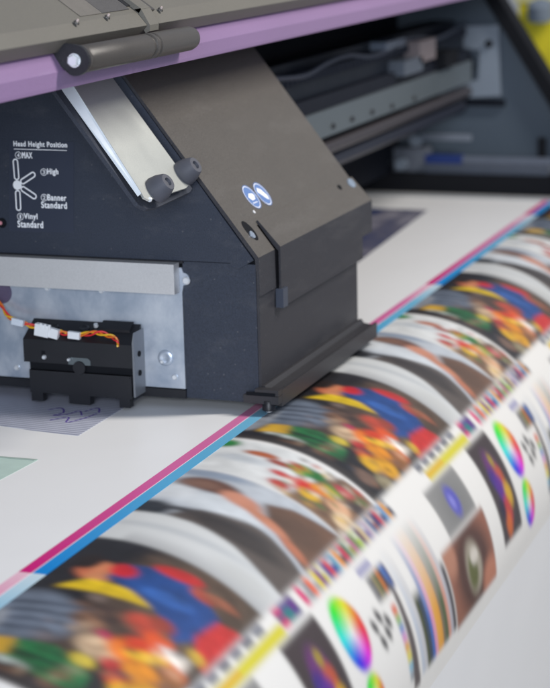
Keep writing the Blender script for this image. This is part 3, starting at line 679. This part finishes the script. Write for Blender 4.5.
# row B
t0 = .1765
i = rect(t0, .2275, -.571, -.468); put(i, (150, 150, 150)); put(i*ell(.205, -.515, .03, .045, 0, .9)*.5, (110, 112, 112)); put(i*ell(.203, -.517, .017, .015, .2, .4), (92, 92, 190)); put(i*ell(.203, -.520, .008, .006), (140, 140, 226))
i = rect(t0, .292, -.411, -.332); put(i, (66, 56, 58))
for s_, y_, r_, c in ((.215, -.372, .022, (110, 50, 120)), (.222, -.385, .012, (60, 40, 130)), (.226, -.362, .014, (200, 90, 50)), (.235, -.375, .016, (90, 40, 150)), (.248, -.356, .014, (226, 180, 40)), (.262, -.372, .016, (200, 60, 60)), (.275, -.38, .014, (220, 110, 40)), (.205, -.365, .008, (170, 150, 40)), (.256, -.39, .012, (40, 30, 60))):
    put(i*ell(s_, y_, r_, r_*.8, 0, .6)*.9, c)
def wheel(sc, yc, rs, ry):
    a, b = (G_s-sc)/rs, wrapd(Yq-yc)/ry; r = np.sqrt(a*a+b*b); h = (np.arctan2(b, a)/(2*PI)+.93-.17) % 1
    hh = h*6; R_ = np.clip(abs(hh-3)-1, 0, 1); G_ = np.clip(2-abs(hh-2), 0, 1); B_ = np.clip(2-abs(hh-4), 0, 1)
    rgb = np.stack([R_, G_, B_], -1); sat = np.clip(r*1.25, 0, 1)[..., None]; rgb = rgb*sat*.86+(1-sat)*.9+.03; rgb = rgb**1.6
    m = (r < 1)[..., None]*1.; A[:] = A*(1-m)+rgb*m
wheel(.2135, -.2885, .0345, .0275); wheel(.279, -.289, .0270, .0225)
for k in range(8): put(rect(.190, .214, -.2145+k*.0062, -.2145+(k+1)*.0062), [(150, 150, 152), (110, 110, 112), (150, 140, 100), (90, 100, 70), (200, 120, 60), (70, 60, 60), (80, 120, 190), (60, 80, 140)][k])
put(rect(.1785, .1855, -.232, -.185)*(N2 > .4), (160, 160, 200))
for s_, y_ in ((.226, -.244), (.222, -.228), (.232, -.213), (.243, -.238), (.240, -.222)): put(ell(s_, y_, .008, .0045, .5, .3), (60, 58, 60))
for k in range(8): put(rect(.226+k*.009, .234+k*.009, -.196, -.184), [(230, 120, 90), (150, 190, 110), (120, 150, 210), (220, 150, 210), (230, 170, 60), (230, 220, 90), (130, 190, 220), (150, 160, 170)][k])
m = poly([(.20, -.176), (.22, -.170), (.315, -.168), (.312, -.188), (.26, -.182)]); put(m, (92, 84, 84))
stc = [(196, 206, 222), (206, 208, 214), (70, 76, 40), (56, 70, 90), (70, 110, 190), (232, 164, 196), (240, 176, 70), (236, 168, 60), (120, 112, 90), (78, 96, 60), (222, 160, 140), (190, 190, 200), (70, 66, 70)]
for k, c in enumerate(stc):
    m = rect(.18, .305, -.160+k*.0092, -.160+(k+1)*.0092); fade = np.clip((G_s-.18)/.085, 0, 1)**.8
    if k in (2, 3, 12): fade = np.clip((G_s-.232)/.01, 0, 1)
    put(m*fade, c)
i = rect(.231, .3085, -.037, .122); put(i, (150, 98, 78)); put(i*ell(.27, .045, .045, .06, 0, .5), (84, 54, 44)); put(i*ell(.272, .046, .026, .026, 0, .4), (176, 168, 152)); put(i*ell(.275, .040, .018, .016, 0, .5), (96, 100, 50)); put(i*ell(.262, .052, .008, .014), (222, 216, 206))
put(i*ell(.30, .10, .02, .03, 0, .6), (196, 130, 104)); put(i*ell(.24, -.02, .02, .02, 0, .6), (186, 132, 108))
i = rect(.2, .31, -.255, -.248); 
put(rect(.309, .33, -.67, -.08), (238, 238, 236))
# defocus softness put into the print: separable smoothing of the raster
def blur(a, sg):
    r = int(3*sg/DX); k = np.exp(-.5*((np.arange(-r, r+1)*DX)/sg)**2); k /= k.sum()
    o = np.zeros_like(a)
    for i_, w in enumerate(k): o += w*np.roll(a, i_-r, axis=1)
    p = np.pad(o, ((r, r), (0, 0), (0, 0)), mode='edge'); q = np.zeros_like(a)
    for i_, w in enumerate(k): q += w*p[i_:i_+a.shape[0]]
    return q
A = blur(A, .0027)
WHT = np.array([.765, .775, .785])
def colour(s, ys_):
    s = s+.007*max(0, 1-max(s, 0)/.09)
    if s <= 0 or s > .327: return np.tile(WHT, (len(ys_), 1))
    fi = s/DX-.5; i0 = int(max(0, min(ns-1, math.floor(fi)))); i1_ = min(ns-1, i0+1); a = min(1, max(0, fi-i0))
    fj = ((np.array(ys_)+.665) % PER)/DX-.5; j0 = np.floor(fj).astype(int); b = (fj-j0)[:, None]
    j1 = (j0+1) % ny; j0 = j0 % ny
    c = (A[i0, j0]*(1-b)+A[i0, j1]*b)*(1-a)+(A[i1_, j0]*(1-b)+A[i1_, j1]*b)*a
    g = c.mean(axis=1, keepdims=True); c = np.clip(g+(c-g)*1.0, 0, 1); c = c*(1-.14*(1-g)*4*g); return c*.90*np.array([1., .99, .97])+.010
nS, nY = len(s_list), len(y_list)
V = np.zeros((nS, nY, 3), np.float32); C4 = np.ones((nS, nY, 4), np.float32)
for i_, s in enumerate(s_list):
    x, z = surf(s); V[i_, :, 0] = x; V[i_, :, 1] = y_list; V[i_, :, 2] = z
    if s > .45: V[i_, :, 0] -= .10*(s-.45)**1.5*0
    C4[i_, :, :3] = colour(s, y_list)
idx = np.arange(nS*nY).reshape(nS, nY)
Q = np.stack([idx[:-1, :-1], idx[1:, :-1], idx[1:, 1:], idx[:-1, 1:]], -1).reshape(-1, 4)
me = bpy.data.meshes.new('paper'); me.vertices.add(nS*nY); me.vertices.foreach_set('co', V.ravel())
me.loops.add(Q.size); me.loops.foreach_set('vertex_index', Q.ravel().astype(np.int32))
me.polygons.add(len(Q)); me.polygons.foreach_set('loop_start', np.arange(0, Q.size, 4, dtype=np.int32))
me.polygons.foreach_set('loop_total', np.full(len(Q), 4, np.int32)); me.update(calc_edges=True)
me.polygons.foreach_set('use_smooth', np.ones(len(Q), bool))
ca = me.color_attributes.new('print', 'FLOAT_COLOR', 'POINT'); ca.data.foreach_set('color', C4.ravel())
pm = bpy.data.materials.new('printed_vinyl'); pm.use_nodes = True; N = pm.node_tree.nodes; L = pm.node_tree.links; b = N['Principled BSDF']
at_ = N.new('ShaderNodeAttribute'); at_.attribute_name = 'print'; L.new(at_.outputs['Color'], b.inputs['Base Color'])
b.inputs['Roughness'].default_value = .38; b.inputs['Specular IOR Level'].default_value = .35
tc = N.new('ShaderNodeTexCoord'); nz = N.new('ShaderNodeTexNoise'); nz.inputs['Scale'].default_value = 9; L.new(tc.outputs['Object'], nz.inputs['Vector'])
bp = N.new('ShaderNodeBump'); bp.inputs['Strength'].default_value = .25; bp.inputs['Distance'].default_value = .004; L.new(nz.outputs['Fac'], bp.inputs['Height']); L.new(bp.outputs[0], b.inputs['Normal'])
me.materials.append(pm); po = bpy.data.objects.new('paper', me); COL.objects.link(po); po.parent = ban

# magenta and cyan edge strips (ink fades along each repeat)
def stripmat(name, full, pale):
    m = bpy.data.materials.new(name); m.use_nodes = True; N = m.node_tree.nodes; L = m.node_tree.links; b = N['Principled BSDF']
    tc = N.new('ShaderNodeTexCoord'); sp = N.new('ShaderNodeSeparateXYZ'); L.new(tc.outputs['Object'], sp.inputs[0])
    md = N.new('ShaderNodeMath'); md.operation = 'DIVIDE'; md.inputs[1].default_value = PER; L.new(sp.outputs['Y'], md.inputs[0])
    cr = N.new('ShaderNodeValToRGB'); e = cr.color_ramp.elements; e[0].position = .0; e[0].color = (*lin(full), 1); e[1].position = 1; e[1].color = (*lin(pale[1]), 1)
    k = cr.color_ramp.elements.new(.40); k.color = (*lin(tuple((np.array(full)*.30+np.array(pale[0])*.70))), 1); k = cr.color_ramp.elements.new(.80); k.color = (*lin(pale[0]), 1)
    L.new(md.outputs[0], cr.inputs[0]); 
    n2 = N.new('ShaderNodeTexNoise'); n2.inputs['Scale'].default_value = 700; L.new(tc.outputs['Object'], n2.inputs['Vector'])
    mr = N.new('ShaderNodeMapRange'); mr.inputs[3].default_value = .93; mr.inputs[4].default_value = 1.07; L.new(n2.outputs['Fac'], mr.inputs[0])
    vm = N.new('ShaderNodeVectorMath'); vm.operation = 'SCALE'; L.new(cr.outputs[0], vm.inputs[0]); L.new(mr.outputs[0], vm.inputs['Scale'])
    L.new(vm.outputs[0], b.inputs['Base Color'])
    b.inputs['Roughness'].default_value = .4; b.inputs['Specular IOR Level'].default_value = .3; return m
MS = stripmat('magenta_ink', (196, 14, 116), ((206, 116, 164), (226, 186, 202))); CS = stripmat('cyan_ink', (0, 128, 206), ((110, 176, 208), (196, 216, 226)))
for k in range(-1, 4):
    y0 = YST+k*PER; y1 = min(y0+PER-.0005, 1.383)
    if k == -1: y0 += .0
    for m_, xa, xb_ in ((MS, -.0180, -.0075), (CS, -.0062, .0058)):
        bm = nb(); box(bm, xa, xb_, 0, y1-y0, ZP+.0001, ZP+.0004)
        o = newobj('edge_strip', bm, m_, ban, label='magenta printed edge strip' if m_ is MS else 'cyan printed edge strip'); o.location = (0, y0, 0)
# flat prints on the paper
def flat(pts, m, name, lab_):
    bm = nb(); prism(bm, [(x, y, ZP+.0001) for x, y in pts], (0, 0, .0003)); return newobj(name, bm, m, ban, label=lab_)
def stripesmat():
    m = bpy.data.materials.new('violet_stripes'); m.use_nodes = True; N = m.node_tree.nodes; L = m.node_tree.links; b = N['Principled BSDF']; b.inputs['Roughness'].default_value = .45
    tc = N.new('ShaderNodeTexCoord'); w = N.new('ShaderNodeTexWave'); w.bands_direction = 'Y'; w.inputs['Scale'].default_value = 52; w.inputs['Distortion'].default_value = 0
    mp = N.new('ShaderNodeMapping'); mp.inputs['Rotation'].default_value = (0, 0, math.radians(3)); L.new(tc.outputs['Object'], mp.inputs[0]); L.new(mp.outputs[0], w.inputs[0])
    cr = N.new('ShaderNodeValToRGB'); cr.color_ramp.elements[0].position = .42; cr.color_ramp.elements[0].color = (*lin((140, 144, 164)), 1); cr.color_ramp.elements[1].position = .62; cr.color_ramp.elements[1].color = (*lin((196, 200, 214)), 1)
    L.new(w.outputs['Fac'], cr.inputs[0]); L.new(cr.outputs[0], b.inputs['Base Color']); return m
sp_o = flat([(-.143, -.128), (-.1455, .40), (-.36, .40), (-.31, -.10), (-.20, -.122)], stripesmat(), 'striped_print', 'pale print with fine violet grey stripes')
INKV = mat('violet_ink', (.12, .08, .34), .45)
for pts in ([(-.215, -.050), (-.205, -.040), (-.195, -.055), (-.200, -.068), (-.188, -.060), (-.182, -.045), (-.172, -.060)], [(-.195, -.085), (-.182, -.070), (-.175, -.088), (-.165, -.070), (-.160, -.050)], [(-.176, -.045), (-.168, -.030), (-.160, -.045)]):
    bm = nb(); tube(bm, spline([(x, y, ZP+.0004) for x, y in pts], 6), 0.0010, 6)
    for v in bm.verts: v.co.z = ZP+.0004+(v.co.z-ZP-.0004)*.1+.0002
    newobj('scribble', bm, INKV, sp_o)
flat([(-.1432, -.212), (-.1475, -.280), (-.60, -.30), (-.60, -.22)], mat('pale_green_ink', (.46, .60, .55), .45), 'green_print', 'pale green printed block')
flat([(-.1455, -.216), (-.1440, -.212), (-.60, -.2205), (-.60, -.2235)], mat('green_edge_ink', (.33, .42, .38), .45), 'green_print_edge', 'darker edge of the green block').location.z = .0004
def photo_ink():
    m = mat('blue_photo_ink', (.1, .12, .2), .4); N = m.node_tree.nodes; L = m.node_tree.links
    tc = N.new('ShaderNodeTexCoord'); mp = N.new('ShaderNodeMapping'); mp.inputs['Scale'].default_value = (14, 4.5, 1); L.new(tc.outputs['Object'], mp.inputs[0])
    n = N.new('ShaderNodeTexNoise'); n.inputs['Scale'].default_value = 1; n.inputs['Detail'].default_value = 4; L.new(mp.outputs[0], n.inputs['Vector'])
    cr = N.new('ShaderNodeValToRGB'); e = cr.color_ramp.elements; e[0].position = .36; e[0].color = (.035, .05, .13, 1); e[1].position = .66; e[1].color = (.36, .35, .40, 1)
    k = e.new(.5); k.color = (.12, .12, .17, 1)
    L.new(n.outputs['Fac'], cr.inputs[0]); L.new(cr.outputs[0], N['Principled BSDF'].inputs['Base Color']); return m
flat([(-.18, 1.25), (-.1500, .76), (-.150, .48), (-.60, .48), (-.60, 1.25)], photo_ink(), 'blue_print', 'dark blue printed picture')

# ================================================================== ROOM
def structure(name, bm, m):
    o = newobj(name, bm, m); o['kind'] = 'structure'; return o
bm = nb(); box(bm, -4, 5, -4, 4.2, -1.25, -1.2); structure('floor', bm, FLOORM)
bm = nb(); box(bm, -4, 5, 3.6, 3.7, -1.2, 3); structure('wall', bm, WALLM)
# yellow container beyond the end panel
yb_ = empty('yellow_bin', 'bright yellow box at the top right corner behind the printer', 'box')
a = at(519, 2, 1, 2.2); b2 = at(620, 140, 1, 2.2)
bm = nb(); box(bm, a.x, b2.x, 2.2, 2.45, b2.z, a.z); newobj('bin_body', bm, YEL, yb_, bevel=.012)
bm = nb(); box(bm, a.x-.008, b2.x, 2.195, 2.455, a.z, a.z+.012); newobj('bin_rim', bm, mat('rim_pale_yellow', (.70, .66, .30), .5), yb_, bevel=.004)
bm = nb(); lathe(bm, at(541, 9, 1, 2.17), (0, -.3, 1), [(-.02, .028), (.012, .026), (.02, .012)], 24); newobj('bin_cap', bm, GREYB, yb_, smooth=True)

# ================================================================== LIGHT
def area(name, loc, target, sx, sy, power, col):
    l = bpy.data.lights.new(name, 'AREA'); l.shape = 'RECTANGLE'; l.size = sx; l.size_y = sy; l.energy = power; l.color = col
    o = bpy.data.objects.new(name, l); COL.objects.link(o); o.location = loc
    o.rotation_euler = (Vector(target)-Vector(loc)).to_track_quat('-Z', 'Y').to_euler(); return o
# ceiling tube lights over the aisle in front of the printer, plus an added low cool fill behind the camera
area('offscreen_light', (1.75, .75, 2.15), (0, .2, .1), .22, 1.5, 84, (1.0, .94, .87))
area('offscreen_light', (.85, -2.7, .72), (-.1, 0, .1), 1.3, .8, 60, (.84, .90, 1.0))  # added unseen fill, set low to brighten the front cover and label
w = bpy.data.worlds.new('World'); S.world = w; w.use_nodes = True
bg = w.node_tree.nodes['Background']; bg.inputs[0].default_value = (.62, .74, 1.0, 1); bg.inputs[1].default_value = .27
S.view_settings.view_transform = 'Standard'; S.view_settings.look = 'None'; S.view_settings.exposure = 0; S.view_settings.gamma = 1
